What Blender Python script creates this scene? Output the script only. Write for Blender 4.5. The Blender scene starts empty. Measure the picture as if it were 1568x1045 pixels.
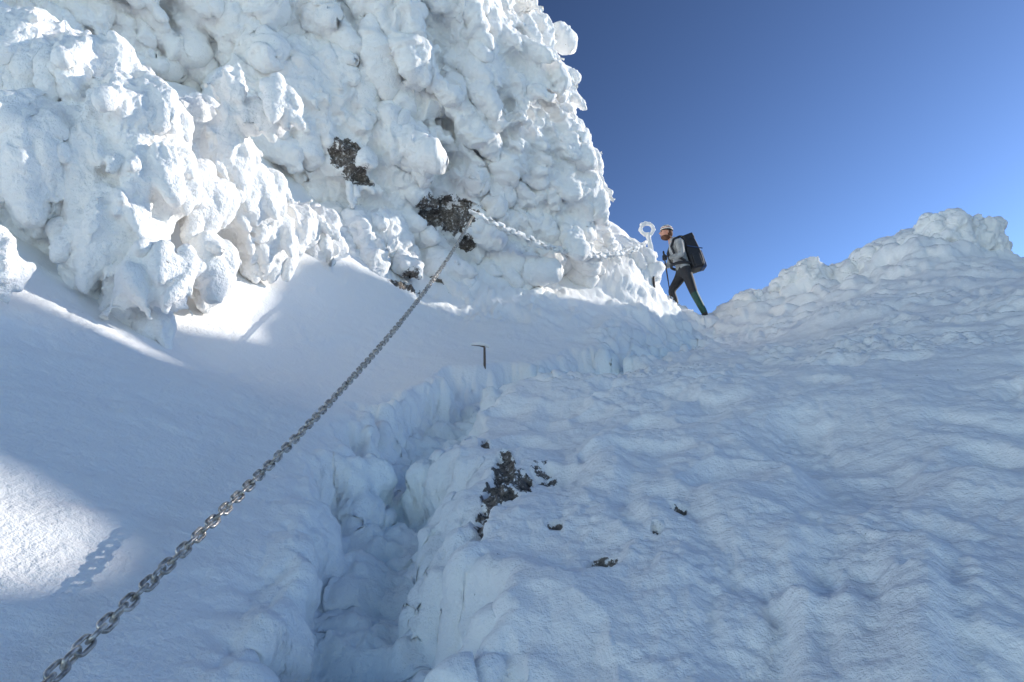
import bpy, bmesh, math, time
import numpy as np
from mathutils import Vector, Matrix
from mathutils.bvhtree import BVHTree
scene=bpy.context.scene
scene.view_settings.view_transform='Standard'
scene.view_settings.look='None'
scene.view_settings.exposure=0
PITCH=math.radians(18); F=1045.0
cp,sp=math.cos(PITCH),math.sin(PITCH)
SUN_AZ=72; SUN_EL=24
sa,ca,tel=math.sin(math.radians(SUN_AZ)),math.cos(math.radians(SUN_AZ)),math.tan(math.radians(SUN_EL))

# ---- unprojection helper: image pixel coordinates + chosen depth from the viewing point -> world point
def dirv(px,py):
    x=(px-784)/F; y=(522.5-py)/F
    return np.array([x,cp-sp*y,sp+cp*y])
def P(px,py,t): return dirv(px,py)*t

# ---------------- noise ----------------
def _h(ix,iy,iz,seed):
    h=(ix.astype(np.uint32)*np.uint32(374761393)+iy.astype(np.uint32)*np.uint32(668265263)+iz.astype(np.uint32)*np.uint32(2147483647)+np.uint32(seed*974711%4294967295))
    h^=h>>np.uint32(13); h*=np.uint32(1274126177); h^=h>>np.uint32(16); h*=np.uint32(2246822519); h^=h>>np.uint32(13)
    return h
def vnoise(p,seed=0):
    i=np.floor(p).astype(np.int64); f=p-i; u=f*f*f*(f*(f*6-15)+10)
    out=np.zeros(len(p))
    for dx in (0,1):
        wx=u[:,0] if dx else 1-u[:,0]
        for dy in (0,1):
            wy=u[:,1] if dy else 1-u[:,1]
            for dz in (0,1):
                wz=u[:,2] if dz else 1-u[:,2]
                v=(_h(i[:,0]+dx,i[:,1]+dy,i[:,2]+dz,seed)&np.uint32(65535)).astype(float)/32767.5-1
                out+=wx*wy*wz*v
    return out
ROT=np.array([[.36,.48,-.8],[-.8,.6,0],[.48,.64,.6]])
def fbm(p,seed=0,oct=4,gain=.5):
    a=1;s=0;o=np.zeros(len(p)); p=p@ROT
    for k in range(oct):
        o+=a*vnoise(p*(2.03**k)+k*17.3,seed+k); s+=a; a*=gain; p=p@ROT
    return o/s
def vec(p,fr,seed): return np.stack([vnoise(p*fr,seed),vnoise(p*fr,seed+1),vnoise(p*fr,seed+2)],1)
def worley(p,seed=0):
    i=np.floor(p).astype(np.int64); f=p-i
    d1=np.full(len(p),9.0)
    for dx in (-1,0,1):
        for dy in (-1,0,1):
            for dz in (-1,0,1):
                h=_h(i[:,0]+dx,i[:,1]+dy,i[:,2]+dz,seed)
                ox=(h&np.uint32(1023)).astype(np.float32)/1023
                oy=((h>>np.uint32(10))&np.uint32(1023)).astype(np.float32)/1023
                oz=((h>>np.uint32(20))&np.uint32(1023)).astype(np.float32)/1023
                d=(dx+ox-f[:,0])**2+(dy+oy-f[:,1])**2+(dz+oz-f[:,2])**2
                d1=np.minimum(d1,d)
    return d1
def billow(p,seed=0): return 1-np.minimum(worley(p,seed),1.0)
def sstep(a,b,x):
    t=np.clip((x-a)/(b-a),0,1); return t*t*(3-2*t)

# ---------------- materials ----------------
def newmat(name):
    m=bpy.data.materials.new(name); m.use_nodes=True
    nt=m.node_tree; b=nt.nodes['Principled BSDF']
    return m,nt,b
def simple(name,col,rough=.6,metal=0,var=.25,scale=30,bump=.2):
    m,nt,b=newmat(name)
    tc=nt.nodes.new('ShaderNodeTexCoord'); n=nt.nodes.new('ShaderNodeTexNoise'); n.inputs['Scale'].default_value=scale; n.inputs['Detail'].default_value=4
    nt.links.new(tc.outputs['Object'],n.inputs['Vector'])
    r=nt.nodes.new('ShaderNodeValToRGB')
    r.color_ramp.elements[0].position=.3; r.color_ramp.elements[1].position=.7
    r.color_ramp.elements[0].color=[c*(1-var) for c in col]+[1]
    r.color_ramp.elements[1].color=[min(1,c*(1+var)) for c in col]+[1]
    nt.links.new(n.outputs['Fac'],r.inputs['Fac']); nt.links.new(r.outputs['Color'],b.inputs['Base Color'])
    b.inputs['Roughness'].default_value=rough; b.inputs['Metallic'].default_value=metal
    bp=nt.nodes.new('ShaderNodeBump'); bp.inputs['Strength'].default_value=bump; bp.inputs['Distance'].default_value=.01
    nt.links.new(n.outputs['Fac'],bp.inputs['Height']); nt.links.new(bp.outputs['Normal'],b.inputs['Normal'])
    return m
def snowmat(name,scale,dist,speck):
    m,nt,b=newmat(name); N=nt.nodes; L=nt.links
    tc=N.new('ShaderNodeTexCoord')
    n1=N.new('ShaderNodeTexNoise'); n1.inputs['Scale'].default_value=scale; n1.inputs['Detail'].default_value=3.5; n1.inputs['Roughness'].default_value=.7
    L.new(tc.outputs['Object'],n1.inputs['Vector'])
    n3=N.new('ShaderNodeTexNoise'); n3.inputs['Scale'].default_value=speck; n3.inputs['Detail'].default_value=6; n3.inputs['Roughness'].default_value=.7
    L.new(tc.outputs['Object'],n3.inputs['Vector'])
    ar=N.new('ShaderNodeAttribute'); ar.attribute_name='rock'
    ai=N.new('ShaderNodeAttribute'); ai.attribute_name='scatter_tint'
    ma=N.new('ShaderNodeMath'); ma.operation='MULTIPLY_ADD'; ma.inputs[1].default_value=2.4; ma.inputs[2].default_value=-1.2
    L.new(n3.outputs['Fac'],ma.inputs[0])
    ad=N.new('ShaderNodeMath'); ad.operation='ADD'; L.new(ar.outputs['Fac'],ad.inputs[0]); L.new(ma.outputs[0],ad.inputs[1])
    mr=N.new('ShaderNodeMapRange'); mr.inputs['From Min'].default_value=.50; mr.inputs['From Max'].default_value=.56
    L.new(ad.outputs[0],mr.inputs['Value'])
    rr=N.new('ShaderNodeValToRGB'); e=rr.color_ramp.elements
    e[0].position=.33; e[0].color=(.05,.045,.042,1); e[1].position=.58; e[1].color=(.21,.18,.155,1)
    e2=e.new(.66); e2.color=(.7,.7,.7,1)
    L.new(n1.outputs['Fac'],rr.inputs['Fac'])
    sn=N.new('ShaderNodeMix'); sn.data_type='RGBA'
    sn.inputs[6].default_value=(.94,.925,.90,1); sn.inputs[7].default_value=(.77,.87,.91,1)  # second colour: painted blue of light scattered in the trench snow
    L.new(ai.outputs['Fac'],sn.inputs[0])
    mx=N.new('ShaderNodeMix'); mx.data_type='RGBA'
    L.new(mr.outputs[0],mx.inputs[0]); L.new(sn.outputs[2],mx.inputs[6]); L.new(rr.outputs['Color'],mx.inputs[7])
    L.new(mx.outputs[2],b.inputs['Base Color'])
    b.inputs['Roughness'].default_value=.7
    b.inputs['Specular IOR Level'].default_value=.2
    b1=N.new('ShaderNodeBump'); b1.inputs['Strength'].default_value=.8; b1.inputs['Distance'].default_value=dist
    L.new(n1.outputs['Fac'],b1.inputs['Height']); L.new(b1.outputs['Normal'],b.inputs['Normal'])
    return m
M_snow=snowmat('snow',38,.013,14)
M_rime=snowmat('rime_ice',26,.03,7)

# ---------------- terrain ----------------
C=[]
def c(px,py,t): C.append(P(px,py,t))
a,b_,c0=.45,.5,-1.595
def plane_t(px,py,cap=99):
    d=dirv(px,py); k=d[2]+a*d[0]-b_*d[1]
    t=c0/k if k<0 else 99
    return min(t,cap)
for px,py in [(0,1045),(0,900),(0,740),(0,600),(200,1045),(200,900),(200,740),(200,600),(380,1045),(380,900),(400,740),(420,620),(-300,1045),(-300,700)]:
    c(px,py,plane_t(px,py))
for q in [(0,450,3.5),(120,470,3.9),(250,520,4.3),(420,480,5.6),(520,560,5.4),(560,480,6.7),(650,540,6.3),(650,480,7.5),
 (455,1045,1.72),(460,950,2.02),(470,850,2.42),(500,760,2.95),(530,690,3.6),(590,620,4.6),(660,590,5.2),(740,560,6.0),
 (640,1045,1.75),(645,950,2.05),(650,850,2.45),(660,780,2.85),(710,700,3.5),(750,650,4.25),
 (760,1045,1.55),(760,900,1.95),(760,800,2.45),(800,700,3.3),(820,625,4.5),
 (970,1045,1.5),(970,850,2.1),(970,700,3.2),(970,590,4.7),
 (1300,1045,1.45),(1300,850,2.0),(1300,700,2.95),(1300,600,4.0),(1300,555,4.7),
 (1568,1045,1.3),(1568,850,1.75),(1568,700,2.45),(1568,600,3.3),(1568,545,4.0),
 (1150,570,5.2),(1100,545,7.4),(1300,520,6.6),(1450,515,5.6),(1568,515,5.0),(1300,470,9),(1450,430,9.8),(1568,455,8.2),
 (1000,530,7.8),(1050,514,9.8),(880,570,6.4),(950,500,8.3),(1000,458,10.2),(850,500,8.0),(750,500,7.6),
 (1075,486,12.2),(1060,498,11.2),(1130,464,12.4),(1185,456,12.3),(1235,424,12.4),(1300,428,12),(1330,398,12),(1430,362,12),(1510,378,12),(1568,418,11.2),(1700,430,11),
 (700,465,8.2),(930,460,9.4),(850,400,9.9),(950,368,10.6),(985,390,10.8),(1000,430,11),(1045,470,12),
 (100,300,5.2),(220,330,5.5),(0,300,4.6),(100,100,6.8),(300,150,7.4),(0,0,6.5),(330,350,6.0),(420,280,7.4),(700,380,8.9),(560,400,7.6)]:
    c(*q)
for w in [(0,0,-1.55),(0,1,-1.05),(-.8,0,-1.25),(.8,0,-1.3),(0,-3,-3.0),(-4,-2,-.8),(4,-3,-1.6),(3.5,1,.4),(6,3,2.2),(8,6,4.0),(9,4,3.6),(-5,1,1.4),(-6,5,4.2),
          (3,14.5,3.2),(6,15,3.6),(9,13,4.2),(-1,13,4.3),(-6,12,6.5),(-5,9,6.4),(-3,9,5.6),(0,18,1),(8,19,1.5),(-8,18,4),(14,12,3),(-11,6,6),(0,-8,-7),(10,-6,-2),(-9,-7,-3),(14,2,3)]:
    C.append(np.array(w,float))
C=np.array(C)
def U(r2): return .5*r2*np.log(r2+1e-9)
n=len(C)
K=U(((C[:,None,:2]-C[None,:,:2])**2).sum(-1))+np.eye(n)*.006
A=np.zeros((n+3,n+3)); A[:n,:n]=K; A[:n,n]=1; A[:n,n+1:]=C[:,:2]; A[n,:n]=1; A[n+1:,:n]=C[:,:2].T
W=np.linalg.solve(A,np.concatenate([C[:,2],[0,0,0]]))
TR=np.array([P(540,1300,1.45),P(560,1045,1.95),P(570,950,2.3),P(590,850,2.8),P(600,780,3.25),P(628,700,3.95),P(670,650,4.6),P(740,612,5.3),P(880,575,6.4),P(1000,530,7.8),P(1050,505,9.8),P(1068,488,12.0)])[:,:2]
TR=np.vstack([[0.05,-2.0],[-.1,0],TR])
def trdist(x,y):
    d=np.full(len(x),99.0); s=np.zeros(len(x)); acc=0
    for i in range(len(TR)-1):
        p,q=TR[i],TR[i+1]; v=q-p; L2=v@v
        k=np.clip(((x-p[0])*v[0]+(y-p[1])*v[1])/L2,0,1)
        dd=np.hypot(x-p[0]-k*v[0],y-p[1]-k*v[1]); m=dd<d
        d=np.where(m,dd,d); s=np.where(m,acc+k*math.sqrt(L2),s); acc+=math.sqrt(L2)
    return d,s
S0=18.0; SHADOW_RIDGE=None   # unseen sunward ridge added right of the view, shaped to throw the big shadow
def height(x,y):
    x=np.atleast_1d(np.asarray(x,float)); y=np.atleast_1d(np.asarray(y,float)); z=np.empty(len(x))
    r=np.hypot(x,y); sc=np.minimum(1,17/np.maximum(r,1e-6)); X=x*sc; Y=y*sc
    for k in range(0,len(x),40000):
        s=slice(k,k+40000)
        z[s]=U((X[s,None]-C[:,0])**2+(Y[s,None]-C[:,1])**2)@W[:n]+W[n]+W[n+1]*X[s]+W[n+2]*Y[s]
    over=np.maximum(r-17,0)
    z=z-over*.55/(1+over/900)
    d,s=trdist(x,y)
    p3=np.stack([x,y,np.zeros(len(x))],1)
    near=r<16
    if near.any():
        nz=np.zeros(len(x)); nz[near]=fbm(p3[near]*2.6,77,4,.6)
        d=np.where(near,np.maximum(0,d+.32*nz),d)
    wid=np.interp(y,[0,2,4,6,8,12],[.22,.23,.29,.32,.36,.3])*(1+.2*np.sin(s*5.1)+.12*np.sin(s*11+1))
    dep=np.interp(y,[0,2,4,5.5,7,9,12],[.22,.23,.30,.30,.22,.12,.05])
    prof=1-sstep(wid*.5,wid*1.3,d)
    z-=dep*prof
    z-=prof*.07*sstep(-.1,.8,np.sin(s*2*math.pi/.42))
    if SHADOW_RIDGE is not None:
        S=x*sa+y*ca; cc=-x*ca+y*sa
        H=np.interp(cc,SHADOW_RIDGE[0],SHADOW_RIDGE[1])
        zz=H-2.3*np.maximum(np.abs(S-S0-.3)-.3,0)
        z=np.where((zz>z)&(S>10),zz,z)
    return z
def hit(px,py,t0=.8):
    d=dirv(px,py); ts=np.arange(t0,16,.02); zz=height(d[0]*ts,d[1]*ts)
    k=np.argmax(zz>d[2]*ts)
    return d*ts[k]
# wanted shadow edge on the left slope; the added ridge heights follow from it
edge=[(0,905,.0),(55,875,-.03),(112,805,-.04),(55,765,-.02),(-40,740,.06),(-200,600,.2),(0,430,.05),(60,430,.12),(160,475,.15),(215,525,.15),(250,556,.1),(280,566,0),(310,566,0),(385,520,0),(402,490,.05),(420,440,.05),(450,400,.05),(520,398,.05),(610,440,.05),(700,466,.05),(810,470,.05),(930,462,.05)]
cr=[]
for px,py,ad in edge:
    b=hit(px,py); s_=b[0]*sa+b[1]*ca; c_=-b[0]*ca+b[1]*sa; cr.append((c_,b[2]+(S0-s_)*tel+ad))
cr=sorted(cr)
cx=[q[0] for q in cr]; cz_=[q[1] for q in cr]
cx=[cx[0]-14,cx[0]-5,cx[0]-.4]+cx+[cx[-1]+.8,cx[-1]+3]; cz_=[cz_[0]-5,cz_[0]-.5,cz_[0]+.8]+cz_+[cz_[-1]-1.5,cz_[-1]-6]
SHADOW_RIDGE=(np.array(cx),np.array(cz_))
az=np.radians(np.concatenate([np.arange(-180,-52,3.2),np.arange(-52,52,.115),np.arange(52,110,.3),np.arange(110,180,3.5)]))
rr=np.concatenate([.5*np.exp(np.arange(0,math.log(34),.0044)),np.arange(17.2,23,.2),[24,27,32,40,50,65,85,110,150,210,300,450,700,1100,1800,3000,5000]])
NA,NR=len(az),len(rr)
AA,RR=np.meshgrid(az,rr,indexing='ij')
x=(RR*np.sin(AA)).ravel(); y=(RR*np.cos(AA)).ravel()
z=height(x,y)
pos=np.stack([x,y,z],1)
G=pos.reshape(NA,NR,3)
du=np.gradient(G,axis=0); dv=np.gradient(G,axis=1)
nm=np.cross(du,dv); nm/=np.linalg.norm(nm,axis=2,keepdims=True)+1e-12
nm*=np.sign(nm[:,:,2:3]+1e-9)
nm=nm.reshape(-1,3)
td,ts_=trdist(x,y)
tx=np.interp(y,TR[:,1],TR[:,0])
dlt=x-tx
rough=np.maximum(sstep(-.3,.05,dlt),sstep(6.8,7.8,y+.3*vnoise(pos*1.3,5)))
rfar=np.hypot(x,y); nearm=1-sstep(15,18,rfar)
intr=1-sstep(.15,.55,td)
q=pos
patch=sstep(-.15,.35,fbm(q*.9,31,3)); patch2=sstep(-.1,.35,fbm(q*1.7,33,3))
far=sstep(3.4,6.0,y)
bk=rough*(1-intr*.5)
w1=q+.12*vec(q,2.2,90)+.05*vec(q,7,95)
def clods(f,seed,th): return np.maximum(0,billow(w1*f,seed)-th)/(1-th)
D=.05*fbm(q*1.1,1,3)*(.4+.6*rough)
D+=bk*.08*fbm(w1*1.1,2,4,.42)
D+=bk*.030*fbm(w1*3.5,9,4,.6)*(.5+.5*far)
D+=bk*.045*clods(3.2,3,.5)*patch*(.25+.75*far)
D+=bk*.055*clods(7.5,4,.5)*patch2*(.28+.72*far)
D+=bk*.036*clods(16,5,.45)*patch*(.22+.78*far)
D-=bk*.06*clods(2.1,7,.80)*(1-.5*intr)            # scattered boot dents
D+=bk*.013*fbm(q*17,6,3,.6)*(.5+.8*patch2)
rg=sstep(3.6,4.6,x)*sstep(9,10.5,y)
D+=rg*(.18*fbm(w1*1.8,17,3)+.12*clods(3,18,.3))
# runnels fanning down the steep bank towards the bottom of the gully
fl=sstep(.5,1.0,dlt)*(1-sstep(3.0,4.4,y))
fan=np.stack([np.arctan2(x-.15,y-.3)*9+.5*vnoise(q*1.5,61),np.hypot(x,y)*.9,np.zeros(len(x))],1)
fan2=fan*np.array([3.1,2.2,1])
D+=fl*(.085*fbm(fan,12,1)*(.5+.5*fbm(q*1.2,63,2))+.05*vnoise(fan,64)+.02*vnoise(fan2,65))
D+=(1-rough)*(.016*fbm(q*np.array([2.5,2.5,6]),14,4)+.006*fbm(q*np.array([9,9,22]),15,3)+.010*sstep(.1,.5,vnoise(q*3,19))*fbm(q*16,16,3))
rdg=1-np.abs(fbm(q*np.array([5,5,2.5]),24,2))*2.2
D+=intr*(.06*clods(4.5,21,.4)+.06*fbm(q*5,22,4,.55)+.04*(rdg-.5)+.03*clods(12,23,.4)+.012*fbm(q*np.array([14,14,3.5]),26,2)-.02)*(rfar<12)
D*=nearm
D+=(1-nearm)*rfar*.05*fbm(q*.004,41,5)*sstep(60,300,rfar)
rock=np.zeros(len(pos))
def addrock(arr,pts,lst,where,ky=2.0,kz=1.0):
    for px,py,rx,ry,st in lst:
        ctr=where(px,py)
        if ctr is None: continue
        tt=ctr@np.array([0,cp,sp])
        dd=np.linalg.norm((pts-ctr)/np.array([rx*tt/F,max(rx,ry)*tt/F*ky,ry*tt/F*kz]),axis=1)
        arr=np.maximum(arr,st*(1-sstep(.6,1.35,dd)))
    return arr
rock=addrock(rock,pos,[(772,718,18,36,.88),(757,760,19,36,.88),(741,800,12,24,.86),(799,738,18,30,.86),(780,765,16,16,.85),(742,682,7,14,.85),(848,800,16,4,.78),(735,830,9,8,.85),(922,862,26,8,.70),(1005,832,8,6,.76),(1038,798,14,4,.74),(830,712,22,14,.5)],hit,2.6,1.8)
rock=addrock(rock,pos,[(622,441,28,10,1.05)],hit,1.5,1.0)
D-=.035*sstep(.4,.7,rock+.5*fbm(q*6,52,3))
D+=.07*sstep(.3,.6,rock)*fbm(q*12,53,3)
pos=pos+nm*D[:,None]
scatter_tint=np.clip(1-td/.4,0,1)*.85*(1-sstep(9,11,y))  # blue scattered light of the trench, painted into the base colour
idx=np.arange(NA*NR).reshape(NA,NR)
A0=idx; A1=np.roll(idx,-1,axis=0)
faces=np.stack([A0[:,:-1],A0[:,1:],A1[:,1:],A1[:,:-1]],-1).reshape(-1,4)
def mkmesh(name,v,f,attrs={},mat=None,smooth=True):
    me=bpy.data.meshes.new(name)
    k=f.shape[1]
    me.vertices.add(len(v)); me.vertices.foreach_set('co',v.astype(np.float32).ravel())
    me.loops.add(f.size); me.loops.foreach_set('vertex_index',f.astype(np.int32).ravel())
    me.polygons.add(len(f)); me.polygons.foreach_set('loop_start',np.arange(0,f.size,k,dtype=np.int32))
    me.update(calc_edges=True)
    if smooth: me.polygons.foreach_set('use_smooth',np.ones(len(me.polygons),bool))
    for an,av in attrs.items():
        at=me.attributes.new(an,'FLOAT','POINT'); at.data.foreach_set('value',av.astype(np.float32))
    if mat: me.materials.append(mat)
    ob=bpy.data.objects.new(name,me); scene.collection.objects.link(ob)
    return ob
ground=mkmesh('snow_ground',pos,faces,{'rock':rock,'scatter_tint':scatter_tint},M_snow)
def ground_z(X,Y): return pos[np.argmin((pos[:,0]-X)**2+(pos[:,1]-Y)**2),2]

# ---------------- rime masses ----------------
bm=bmesh.new(); bmesh.ops.create_icosphere(bm,subdivisions=3,radius=1)
ICO=np.array([v.co[:] for v in bm.verts]); ICF=np.array([[v.index for v in f.verts] for f in bm.faces]); bm.free()
bm=bmesh.new(); bmesh.ops.create_icosphere(bm,subdivisions=2,radius=1)
FIN=np.array([v.co[:] for v in bm.verts]); FIF=np.array([[v.index for v in f.verts] for f in bm.faces]); bm.free()
FIN[:,:2]*=(1-.15*FIN[:,2:3])
def rime(name,blobs,voxel,dens,fr,amps,grow=(.2,-.05,-.9),rocks=[],seed=1,smooth=15,warp=.08,ln=(2.0,4.4),emb=(.35,1.0),bw=.65,fw=1.05):
    r_=np.random.default_rng(seed); V=[];Fc=[];o=0
    def add(ctr,R,M,T,TF):
        nonlocal o
        V.append((T*R)@M.T+ctr); Fc.append(TF+o); o+=len(T)
    g=np.array(grow,float); g/=np.linalg.norm(g)
    for px,py,t,rp in blobs:
        ctr=P(px,py,t); R=rp*t/F
        M=np.linalg.qr(r_.normal(size=(3,3)))[0]
        add(ctr,np.array([R,R,R])*r_.uniform(.88,1.06,3),M,ICO,ICF)
        nk=int(dens*4*math.pi*R*R/(fr*fr*4))
        for k in range(min(nk,260)):
            d=r_.normal(size=3); d/=np.linalg.norm(d)
            if d[1]>.4: d[1]*=-1
            kk=min(fr*r_.uniform(.4,1.5),R*.45)
            # feathers lie along the surface, swept by the growth direction
            gg=g+r_.normal(size=3)*.22; tang=gg-(gg@d)*d*.8; st=tang+d*r_.uniform(0,.35); st/=np.linalg.norm(st)
            u=np.cross(st,d+[.01,.02,.03]); u/=np.linalg.norm(u); w=np.cross(st,u)
            M=np.stack([u,w,st],1)
            add(ctr+d*(R-kk*r_.uniform(*emb)),np.array([kk*r_.uniform(.8,1.2),kk*.9,kk*r_.uniform(*ln)]),M,FIN,FIF)
    ob=mkmesh(name,np.vstack(V),np.vstack(Fc))
    md=ob.modifiers.new('r','REMESH'); md.mode='VOXEL'; md.voxel_size=voxel
    ms=ob.modifiers.new('s','SMOOTH'); ms.factor=.5; ms.iterations=smooth
    dg=bpy.context.evaluated_depsgraph_get(); me=bpy.data.meshes.new_from_object(ob.evaluated_get(dg))
    ob.modifiers.clear(); old=ob.data; ob.data=me; bpy.data.meshes.remove(old); me.name=name
    bvh=BVHTree.FromObject(ob,bpy.context.evaluated_depsgraph_get()) if rocks else None
    def where(px,py):
        d=Vector(dirv(px,py)); d.normalize(); h=bvh.ray_cast(Vector((0,0,0)),d)
        return np.array(h[0][:]) if h[0] else None
    nv=len(me.vertices); v=np.empty(nv*3); me.vertices.foreach_get('co',v); v=v.reshape(-1,3)
    nn=np.empty(nv*3,np.float32); me.vertex_normals.foreach_get('vector',nn); nn=nn.reshape(-1,3).astype(float)
    wv=v+warp*vec(v,2.5,1)*1.2+warp*.4*vec(v,8,5)
    al=(wv@g)[:,None]*g; wv=(wv-al)+al*.33
    D=np.zeros(nv); msk=.3+.7*sstep(-.3,.3,fbm(v*1.1,44,2))
    for k,(f_,am) in enumerate(amps):
        D+=am*((billow(wv*f_,60+k)-.55)*bw+fw*fbm(wv*f_*1.1,80+k,2))*(msk if k else 1)
    f0,a0=amps[-1]
    D+=a0*1.5*fbm(v*f0*.9,70,4,.6)+amps[0][1]*.7*fbm(v*amps[0][0],73,3)
    rock=addrock(np.zeros(nv),v,rocks,where) if rocks else np.zeros(nv)
    D-=.04*sstep(.4,.7,rock+.5*fbm(v*5,52,3))
    v=v+nn*D[:,None]
    me.vertices.foreach_set('co',v.astype(np.float32).ravel())
    at=me.attributes.new('rock','FLOAT','POINT'); at.data.foreach_set('value',rock.astype(np.float32))
    me.polygons.foreach_set('use_smooth',np.ones(len(me.polygons),bool))
    me.materials.clear(); me.materials.append(M_rime); me.update()
    return ob
rime('rime_covered_rock',[(540,-40,10.6,235),(590,110,10.0,222),(700,190,10.0,178),(785,250,9.8,110),(830,292,9.7,86),(800,350,9.9,98),(690,310,9.5,105),
 (560,280,8.8,110),(470,200,8.8,140),(400,60,9.3,190),(250,-20,8.8,200),(640,385,9.0,65),(560,380,8.2,65),(480,390,7.3,45),(720,395,9.3,60),(880,385,10.5,58),(940,405,11,42),(120,0,8.5,200),
 (600,405,8.3,40),(665,425,8.6,36),(760,400,9.2,42),(880,275,10.1,46),(825,150,10.4,60),(775,60,10.7,62)],
 .0185,.42,.125,[(1.3,.17),(3.2,.085),(7.5,.042),(18,.019)],grow=(.55,-.1,-.7),rocks=[(530,235,24,26,.82),(548,268,30,15,.82),(690,330,46,32,.76),(655,335,20,28,.82),(715,372,16,12,.85),(625,436,28,11,1.1),(662,435,16,11,1.1)],seed=3,warp=.25,smooth=20)
rime('rime_covered_rock',[(70,140,4.9,105),(150,150,4.8,85),(205,200,4.6,75),(120,270,4.6,105),(20,230,5,120),(230,290,4.5,62),(185,360,4.4,72),(60,330,4.6,65),(235,430,4.3,50),(240,500,4.25,30),(150,430,4.4,42),(205,470,4.3,38),(90,395,4.5,42),
 (262,425,4.12,32),(225,440,4.1,38),(268,462,4.15,20),
 (-100,200,5,160),(320,400,4.7,30),(320,310,4.9,40)],
 .0115,.5,.06,[(2.4,.09),(6.5,.034),(16,.016),(38,.007)],seed=4,emb=(.15,.9),smooth=20)
rime('rime_covered_rock',[(340,250,5.5,52),(370,310,5.7,62),(400,370,5.9,52),(450,350,6.3,42),(490,350,6.6,28),(355,190,5.4,26),(350,135,5.4,26),(385,185,5.4,24),(435,163,5.4,24),(412,192,5.4,15),(300,210,5.8,55),(330,420,5.0,30)],
 .0125,.45,.05,[(3.5,.05),(9,.028),(18,.015),(40,.007)],seed=5,emb=(.2,.9))
rime('rime_covered_rock',[(0,412,3.3,34),(-30,390,3.4,50),(-5,160,3.3,10),(-20,160,3.4,16)],.010,.5,.03,[(5,.03),(12,.018),(28,.008)],seed=6)
rime('rime_covered_rock',[(1440,374,12.0,46),(1490,374,12.1,42),(1385,407,12.1,38),(1512,385,12.0,24),(1335,412,12.2,32),(1290,437,12.3,30),(1235,432,12.3,32),(1205,447,12.3,20),(1585,437,11.4,30),(1150,472,12.3,24),(1120,484,12.3,16)],.024,.6,.08,[(2.5,.10),(6,.06),(16,.028)],grow=(.1,-.5,.4),seed=8,ln=(1,1.8),smooth=8,emb=(.1,.9))

# ---------------- chains ----------------
def link_mesh(L,Wd,th,ns=20,nr=8):
    R=Wd/2-th/2; hl=L/2-Wd/2
    path=[]
    for k in range(ns):
        an=2*math.pi*(k+.5)/ns; path.append((math.copysign(hl,math.cos(an))+R*math.cos(an),R*math.sin(an)))
    path=np.array(path); V=[];Fc=[]
    for k in range(ns):
        tg=path[(k+1)%ns]-path[k-1]; tg/=np.linalg.norm(tg); nrm=np.array([tg[1],-tg[0]])
        for j in range(nr):
            b=2*math.pi*j/nr
            V.append([path[k][0]+nrm[0]*math.cos(b)*th/2,path[k][1]+nrm[1]*math.cos(b)*th/2,math.sin(b)*th/2])
            Fc.append([k*nr+j,k*nr+(j+1)%nr,((k+1)%ns)*nr+(j+1)%nr,((k+1)%ns)*nr+j])
    return np.array(V),np.array(Fc)
def chain(name,pts,L,Wd,th,mat,jit=.12,pitchf=1.0,disp=0,seed=2):
    r_=np.random.default_rng(seed)
    seg=np.linalg.norm(np.diff(pts,axis=0),axis=1); cum=np.concatenate([[0],np.cumsum(seg)])
    pitch=(L-2*th)*pitchf; n=int(cum[-1]/pitch); lv,lf=link_mesh(L,Wd,th); V=[];Fc=[];tw=.4
    for k in range(n):
        s=k*pitch; c_=np.array([np.interp(s,cum,pts[:,i]) for i in range(3)]); d_=np.array([np.interp(min(s+.02,cum[-1]),cum,pts[:,i])-np.interp(max(s-.02,0),cum,pts[:,i]) for i in range(3)])
        d_/=np.linalg.norm(d_); u=np.cross(d_,[0,0,1]); u/=np.linalg.norm(u); w=np.cross(d_,u)
        tw+=r_.normal()*.08; an=tw+(k%2)*math.pi/2+r_.normal()*jit
        e1=u*math.cos(an)+w*math.sin(an); e2=-u*math.sin(an)+w*math.cos(an)
        V.append(lv@np.stack([d_,e1,e2])+c_); Fc.append(lf+k*len(lv))
    V=np.vstack(V)
    if disp: V=V+disp*vec(V,40,1)
    return mkmesh(name,V,np.vstack(Fc),{},mat)
M_metal=simple('galvanised_steel',(.50,.46,.41),.32,.65,.65,55,.3)
Ap=P(725,330,8.3); Bp=P(40,1045,1.35)+np.array([0,0,.07])
s=np.linspace(-.13,1,120)[:,None]; u=(s+.13)/1.13
pts=Bp+(Ap-Bp)*s; pts[:,2]-=(4*.27*u*(1-u))[:,0]
chain('safety_chain',pts,.064,.038,.0115,M_metal,.2)
rp=np.array([P(725,326,8.1),P(770,350,8.3),P(830,376,8.6),P(890,392,9.0),P(940,390,9.5),P(970,382,9.9),P(990,372,10.4)])
tt=np.linspace(0,6,80); rp2=np.stack([np.interp(tt,range(7),rp[:,i]) for i in range(3)],1)
chain('rime_covered_chain',rp2,.14,.085,.038,M_rime,.3,1.2,.02)
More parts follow.
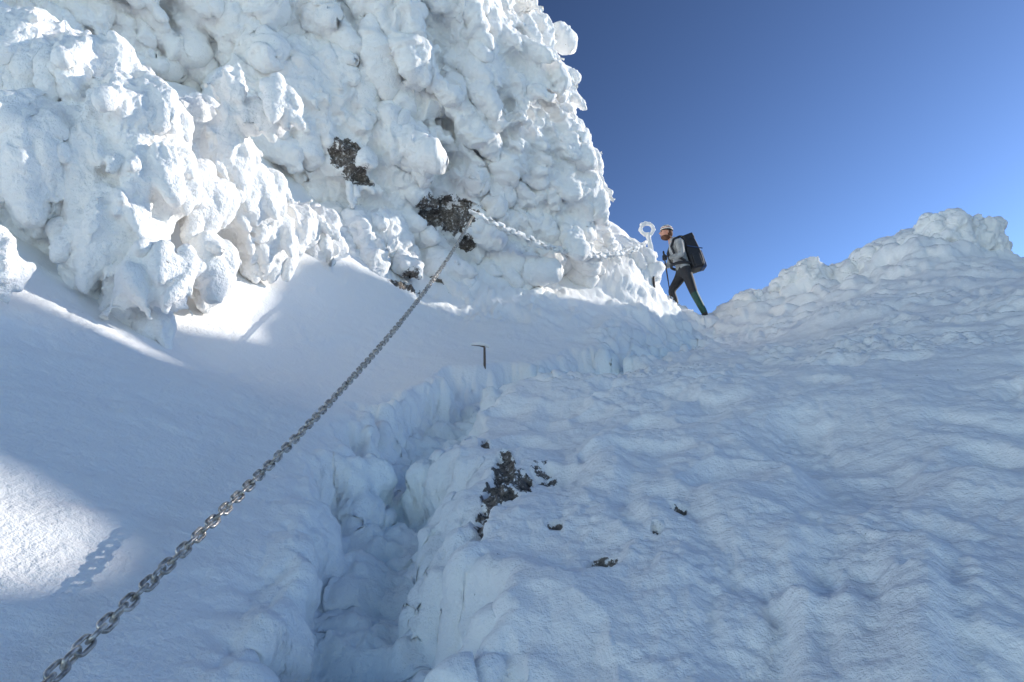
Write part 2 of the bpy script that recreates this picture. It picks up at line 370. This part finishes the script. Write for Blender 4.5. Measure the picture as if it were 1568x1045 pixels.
# ---------------- marker post ----------------
def empty(name,loc):
    e=bpy.data.objects.new(name,None); e.location=loc; scene.collection.objects.link(e); return e
def child(ob,par):
    ob.parent=par; return ob
def tube(name,p,rad,mat,nseg=10,disp=0,seed=0,up=(.13,.97,.2)):
    p=np.array(p,float); V=[];Fc=[]
    for k in range(len(p)):
        d_=p[min(k+1,len(p)-1)]-p[max(k-1,0)]; d_/=np.linalg.norm(d_)+1e-9
        u=np.cross(d_,up); u/=np.linalg.norm(u); w=np.cross(d_,u)
        rk=rad[k] if hasattr(rad,'__len__') else rad
        for j in range(nseg):
            b=2*math.pi*j/nseg; V.append(p[k]+rk*(u*math.cos(b)+w*math.sin(b)))
            if k<len(p)-1: Fc.append([k*nseg+j,k*nseg+(j+1)%nseg,(k+1)*nseg+(j+1)%nseg,(k+1)*nseg+j])
    V=np.array(V)
    if disp: V+=disp*np.stack([vnoise(V*30,seed),vnoise(V*30,seed+1),vnoise(V*30,seed+2)],1)
    return mkmesh(name,V,np.array(Fc),{},mat)
M_red=simple('red_paint',(.35,.05,.04),.5); M_white=simple('white_paint',(.75,.75,.75),.5)
M_iron=simple('dark_iron',(.06,.05,.05),.5,.6)
pb=P(1001,430,10.5)
post=empty('marker_post',pb)
k=[[0,0,-.5],[0,0,.15],[0,0,.3],[-.01,0,.45],[-.02,0,.6],[-.03,0,.8]]
child(tube('shaft',k,[.02]*6,M_iron,12),post)
child(tube('painted_band',[[0,0,.12],[-.003,0,.22]],[.023,.023],M_red,12),post)
child(tube('painted_band_white',[[-.005,0,.24],[-.01,0,.36]],[.023,.023],M_white,12),post)
child(tube('rime_coat',[[-.01,0,.40],[-.012,0,.46],[-.02,-.005,.56],[-.03,0,.68],[-.04,0,.79]],[.024,.038,.042,.036,.040],M_rime,14,.02,4),post)
an=np.linspace(0,2*math.pi,41)
child(tube('ring',[[-.05+.10*math.cos(q_),.0,.88+.10*math.sin(q_)] for q_ in an],[.031]*41,M_rime,12,.012,9,up=(0,1,0)),post)
child(tube('rime_arm',[[-.02,0,.56],[-.08,0,.50],[-.14,0,.44],[-.20,0,.45]],[.028,.032,.03,.018],M_rime,12,.02,7),post)

sb=hit(742,572); st=empty('snow_stake',sb)
M_wood=simple('weathered_wood',(.12,.09,.07),.8)
child(tube('stick',[[0,0,-.15],[0,0,.1],[-.004,0,.24]],[.012,.011,.010],M_wood,8),st)
child(tube('crossbar',[[-.12,0,.262],[-.05,0,.258],[0,0,.245]],[.005,.008,.010],M_wood,8),st)
child(tube('snow_cap',[[-.12,0,.272],[-.05,0,.276],[.01,0,.268],[.04,0,.25]],[.012,.022,.026,.014],M_rime,10,.012,3),st)

# ---------------- hiker ----------------
def skin(name,verts,edges,radii,root=0,sub=2):
    me=bpy.data.meshes.new(name); me.from_pydata(verts,edges,[]); ob=bpy.data.objects.new(name,me); scene.collection.objects.link(ob)
    md=ob.modifiers.new('sk','SKIN'); sv=me.skin_vertices[0].data
    for i,r in enumerate(radii):
        sv[i].radius=(r,r) if not hasattr(r,'__len__') else r
        sv[i].use_root=(i==root)
    md.use_smooth_shade=True
    ss=ob.modifiers.new('ss','SUBSURF'); ss.levels=sub; ss.render_levels=sub
    dg=bpy.context.evaluated_depsgraph_get(); m2=bpy.data.meshes.new_from_object(ob.evaluated_get(dg))
    ob.modifiers.clear(); ob.data=m2; m2.name=name
    for p in m2.polygons: p.use_smooth=True
    return ob
fx=P(1078,475,12.1); HS=1.06
gz=ground_z(fx[0]-.05,fx[1]-.08)
hk=empty('hiker',(fx[0],fx[1],gz-.02)); hk.scale=(HS,HS,HS)
M_jack=simple('grey_jacket',(.30,.31,.31),.7,0,.25,12); M_pant=simple('black_trousers',(.018,.018,.022),.7); M_gait=simple('green_gaiter',(.015,.07,.05),.6)
M_boot=simple('boot_leather',(.02,.018,.016),.6); M_skin=simple('skin',(.50,.24,.16),.5,0,.1); M_glove=simple('glove',(.03,.03,.035),.7)
M_pack=simple('pack_fabric',(.012,.014,.02),.6); M_packb=simple('pack_trim',(.02,.05,.14),.6); M_beard=simple('brown_hair',(.10,.04,.02),.8,0,.4,80)
# far boot stands on the snow step in front
fz=(ground_z(fx[0]-.45*HS,fx[1]+.12*HS)-(gz-.02))/HS
fz=float(np.clip(fz,-.05,.30))
J=dict(pel=(-.28,0,.90),wst=(-.30,0,1.05),chs=(-.35,0,1.25),ucs=(-.39,0,1.38),nk=(-.44,0,1.47),nk2=(-.48,0,1.54),
 hn=(-.27,-.09,.86),kn=(-.17,-.09,.47),an=(-.02,-.08,.12),he=(.0,-.08,.06),to=(-.18,-.10,.03),
 hf=(-.29,.09,.86),kf=(-.50,.11,.50+fz*.3),af=(-.44,.12,fz+.11),hef=(-.42,.12,fz+.06),tf=(-.60,.12,fz+.03),
 sn=(-.37,-.17,1.37),en=(-.36,-.25,1.10),wn=(-.58,-.22,1.05),
 sf=(-.39,.17,1.37),ef=(-.46,.26,1.12),wf=(-.68,.20,1.08))
names=list(J); V=[J[k] for k in names]; ix={k:i for i,k in enumerate(names)}
E=[('pel','wst'),('wst','chs'),('chs','ucs'),('ucs','nk'),('nk','nk2'),('pel','hn'),('hn','kn'),('kn','an'),('an','he'),('he','to'),('pel','hf'),('hf','kf'),('kf','af'),('af','hef'),('hef','tf'),('ucs','sn'),('sn','en'),('en','wn'),('ucs','sf'),('sf','ef'),('ef','wf')]
RD=dict(pel=(.15,.12),wst=(.15,.12),chs=(.17,.135),ucs=(.14,.11),nk=.065,nk2=.055,hn=.105,kn=.07,an=.055,he=.05,to=.04,hf=.105,kf=.07,af=.055,hef=.05,tf=.04,sn=.08,en=.058,wn=.04,sf=.08,ef=.058,wf=.04)
body=skin('body',V,[(ix[a_],ix[b2]) for a_,b2 in E],[RD[k] for k in names],0)
segs=[('pel','wst',1),('wst','ucs',0),('ucs','nk',0),('nk','nk2',4),('hn','kn',1),('kn','an',2),('an','he',3),('he','to',3),('hf','kf',1),('kf','af',1),('af','hef',3),('hef','tf',3),('sn','en',0),('en','wn',0),('sf','ef',0),('ef','wf',0),('pel','hn',1),('pel','hf',1)]
for m in (M_jack,M_pant,M_gait,M_boot,M_skin): body.data.materials.append(m)
for p in body.data.polygons:
    q_=np.array(p.center[:]); best=9;bi=0
    for a_,b2,mi in segs:
        A_=np.array(J[a_]);v_=np.array(J[b2])-A_;t_=np.clip((q_-A_)@v_/(v_@v_),0,1);d_=np.linalg.norm(q_-A_-v_*t_)
        if d_<best: best=d_;bi=mi
    if bi==1 and q_[2]>.93: bi=0
    p.material_index=bi
child(body,hk)
def uvs(name,ctr,R,mat,fn=None,seg=24,rings=16):
    bm=bmesh.new(); bmesh.ops.create_uvsphere(bm,u_segments=seg,v_segments=rings,radius=1)
    for v in bm.verts:
        c_=v.co.copy()
        if fn: c_=fn(c_)
        v.co=Vector((c_.x*R[0]+ctr[0],c_.y*R[1]+ctr[1],c_.z*R[2]+ctr[2]))
    me=bpy.data.meshes.new(name); bm.to_mesh(me); bm.free(); me.materials.append(mat)
    for p in me.polygons: p.use_smooth=True
    ob=bpy.data.objects.new(name,me); scene.collection.objects.link(ob); return child(ob,hk)
HC=(-.535,0,1.625)
def headf(c_):
    x_,y_,z_=c_
    if z_<0: y_*=1+.25*z_
    g=math.exp(-((z_+.05)/.16)**2-(y_/.16)**2)
    if x_<-.6: x_-=.30*g
    if x_<-.6: x_+=.10*math.exp(-((z_-.12)/.1)**2-((abs(y_)-.35)/.2)**2)
    if x_<-.4: x_-=.10*math.exp(-((z_+.75)/.15)**2-(y_/.3)**2)
    return Vector((x_,y_,z_))
head=uvs('head',HC,(.10,.078,.125),M_skin,headf,40,30)
uvs('beard',(HC[0]-.005,0,HC[2]-.085),(.093,.074,.048),M_beard,None)
uvs('hair',(HC[0]+.04,0,HC[2]-.01),(.076,.081,.085),M_beard)
for sy in (-1,1):
    uvs('eye',(HC[0]-.086,sy*.03,HC[2]+.012),(.012,.013,.009),M_boot,None,10,8)
    uvs('ear',(HC[0]+.01,sy*.082,HC[2]-.01),(.018,.01,.03),M_skin,None,10,8)
uvs('mouth',(HC[0]-.104,0,HC[2]-.062),(.008,.025,.007),simple('lips',(.35,.1,.08)),None,10,8)
m,nt,bb=newmat('striped_wool'); N=nt.nodes
tc=N.new('ShaderNodeTexCoord'); sx=N.new('ShaderNodeSeparateXYZ'); nt.links.new(tc.outputs['Object'],sx.inputs[0])
mm=N.new('ShaderNodeMath'); mm.operation='MULTIPLY_ADD'; mm.inputs[1].default_value=9; mm.inputs[2].default_value=-14.95; nt.links.new(sx.outputs['Z'],mm.inputs[0])
crn=N.new('ShaderNodeValToRGB'); crn.color_ramp.interpolation='CONSTANT'; es=crn.color_ramp.elements
es[0].position=0; es[0].color=(.03,.03,.03,1); es[1].position=.12; es[1].color=(.7,.68,.62,1)
for p_,c_ in ((.3,(.35,.06,.05,1)),(.42,(.7,.68,.62,1)),(.62,(.05,.05,.05,1)),(.72,(.6,.58,.52,1))):
    e=es.new(p_); e.color=c_
nt.links.new(mm.outputs[0],crn.inputs[0]); nt.links.new(crn.outputs[0],bb.inputs['Base Color']); bb.inputs['Roughness'].default_value=.9
uvs('beanie',(HC[0]+.012,0,HC[2]+.06),(.112,.094,.092),m,lambda c_:Vector((c_.x,c_.y,max(c_.z,-.35))))
uvs('hood',(-.41,0,1.47),(.09,.10,.07),M_jack)
def hand(name,w):
    w=np.array(w); V=[tuple(w),tuple(w+np.array([-.05,0,.0]))]; E=[(0,1)]; R=[.03,.034]
    for k in range(4):
        zz=.033-.022*k; ln=[.9,1,.95,.8][k]; b0=len(V)
        V+= [tuple(w+[-.085,.015,zz]),tuple(w+[-.105*1,.0-.02*ln+.01,zz]),tuple(w+[-.085,-.035*ln,zz]),tuple(w+[-.062,-.03*ln,zz])]
        E+=[(1,b0),(b0,b0+1),(b0+1,b0+2),(b0+2,b0+3)]; R+=[.011,.010,.0095,.009]
    b0=len(V); V+=[tuple(w+[-.045,-.01,.035]),tuple(w+[-.07,-.03,.05]),tuple(w+[-.09,-.035,.052])]; E+=[(0,b0),(b0,b0+1),(b0+1,b0+2)]; R+=[.014,.011,.010]
    h=skin(name,V,E,R,0,1); h.data.materials.append(M_glove); child(h,hk)
hand('near_hand',J['wn']); hand('far_hand',J['wf'])
def pole(name,grip,tip):
    g=np.array(grip);t_=np.array(tip);d_=(t_-g)
    child(tube(name,[g-d_*.03,g,g+d_*.5,g+d_*.5,t_],[.011,.011,.011,.009,.008],M_iron,8),hk)
    child(tube(name+'_grip',[g-d_*.05,g-d_*.03,g+d_*.1],[.012,.017,.014],M_boot,8),hk)
    child(tube(name+'_basket',[t_-d_*.07,t_-d_*.06],[.04,.045],M_boot,12),hk)
pole('trekking_pole_near',(-.66,-.235,1.12),(-.60,-.3,.12))
pole('trekking_pole_far',(-.765,.18,1.15),(-.70,.25,.15))
def rbox(name,ctr,size,mat,rot=(0,0,0),fn=None):
    bm=bmesh.new(); bmesh.ops.create_cube(bm,size=1); bmesh.ops.subdivide_edges(bm,edges=bm.edges[:],cuts=3,use_grid_fill=True)
    for v in bm.verts:
        c_=v.co
        if fn: c_=fn(c_.copy())
        v.co=Vector((c_.x*size[0],c_.y*size[1],c_.z*size[2]))
    me=bpy.data.meshes.new(name); bm.to_mesh(me); bm.free(); me.materials.append(mat)
    ob=bpy.data.objects.new(name,me); scene.collection.objects.link(ob); ob.location=ctr; ob.rotation_euler=rot
    s_=ob.modifiers.new('s','SUBSURF'); s_.levels=2; s_.render_levels=2
    for p in me.polygons: p.use_smooth=True
    return child(ob,hk)
tl=math.radians(-14)
rbox('backpack',(-.12,0,1.21),(.25,.32,.58),M_pack,rot=(0,tl,0),fn=lambda c_:Vector((c_.x*(1.05-.25*abs(c_.z+.1)*2),c_.y*(1-.1*c_.z),c_.z)))
rbox('pack_lid',(-.19,0,1.49),(.21,.29,.12),M_pack,rot=(0,tl-.15,0))
rbox('pack_front_pocket',(.015,0,1.10),(.09,.24,.32),M_packb,rot=(0,tl,0))
for sy in (-1,1):
    rbox('pack_side_pocket',(-.09,sy*.165,1.05),(.14,.07,.22),M_pack,rot=(0,tl,0))
    child(tube('shoulder_strap',[(-.22,sy*.10,1.50),(-.34,sy*.12,1.50),(-.45,sy*.13,1.44),(-.50,sy*.14,1.30),(-.46,sy*.16,1.15),(-.28,sy*.17,1.02)],[.022]*6,M_pack,8),hk)
    child(tube('compression_strap',[(-.24,sy*.175,1.3),(.02,sy*.165,1.26)],[.01]*2,M_packb,6),hk)
child(tube('hip_belt',[(-.2+.19*math.cos(q_)-.1,.165*math.sin(q_),1.0) for q_ in np.linspace(0,2*math.pi,25)],[.025]*25,M_pack,8),hk)

# ---------------- light, sky, camera ----------------
w=bpy.data.worlds.new('World'); scene.world=w; w.use_nodes=True
nt=w.node_tree; bg=nt.nodes['Background']; sky=nt.nodes.new('ShaderNodeTexSky'); sky.sky_type='NISHITA'; sky.sun_disc=False
sky.sun_elevation=math.radians(SUN_EL); sky.sun_rotation=math.radians(SUN_AZ); sky.altitude=2400; sky.air_density=1.0; sky.dust_density=.8; sky.ozone_density=1.3
# deepen the high-altitude sky
g1=nt.nodes.new('ShaderNodeGamma'); g1.inputs[1].default_value=2.1
hs=nt.nodes.new('ShaderNodeHueSaturation'); hs.inputs['Saturation'].default_value=.87; hs.inputs['Hue'].default_value=.49
nt.links.new(sky.outputs[0],g1.inputs[0]); nt.links.new(g1.outputs[0],hs.inputs['Color']); nt.links.new(hs.outputs[0],bg.inputs[0]); bg.inputs[1].default_value=.040
sl=bpy.data.lights.new('sun','SUN'); sl.energy=4.9; sl.angle=math.radians(.5); sl.color=(1,.95,.87)
so=bpy.data.objects.new('sun',sl); scene.collection.objects.link(so)
azr,elr=math.radians(SUN_AZ),math.radians(SUN_EL)
sd=Vector((math.cos(elr)*math.sin(azr),math.cos(elr)*math.cos(azr),math.sin(elr)))
so.rotation_euler=sd.to_track_quat('Z','Y').to_euler(); so.location=sd*30
cam=bpy.data.cameras.new('camera'); co=bpy.data.objects.new('camera',cam); scene.collection.objects.link(co)
cam.lens=24; cam.sensor_width=36; cam.clip_end=20000; cam.clip_start=.05
co.rotation_euler=(math.pi/2+PITCH,0,0); scene.camera=co
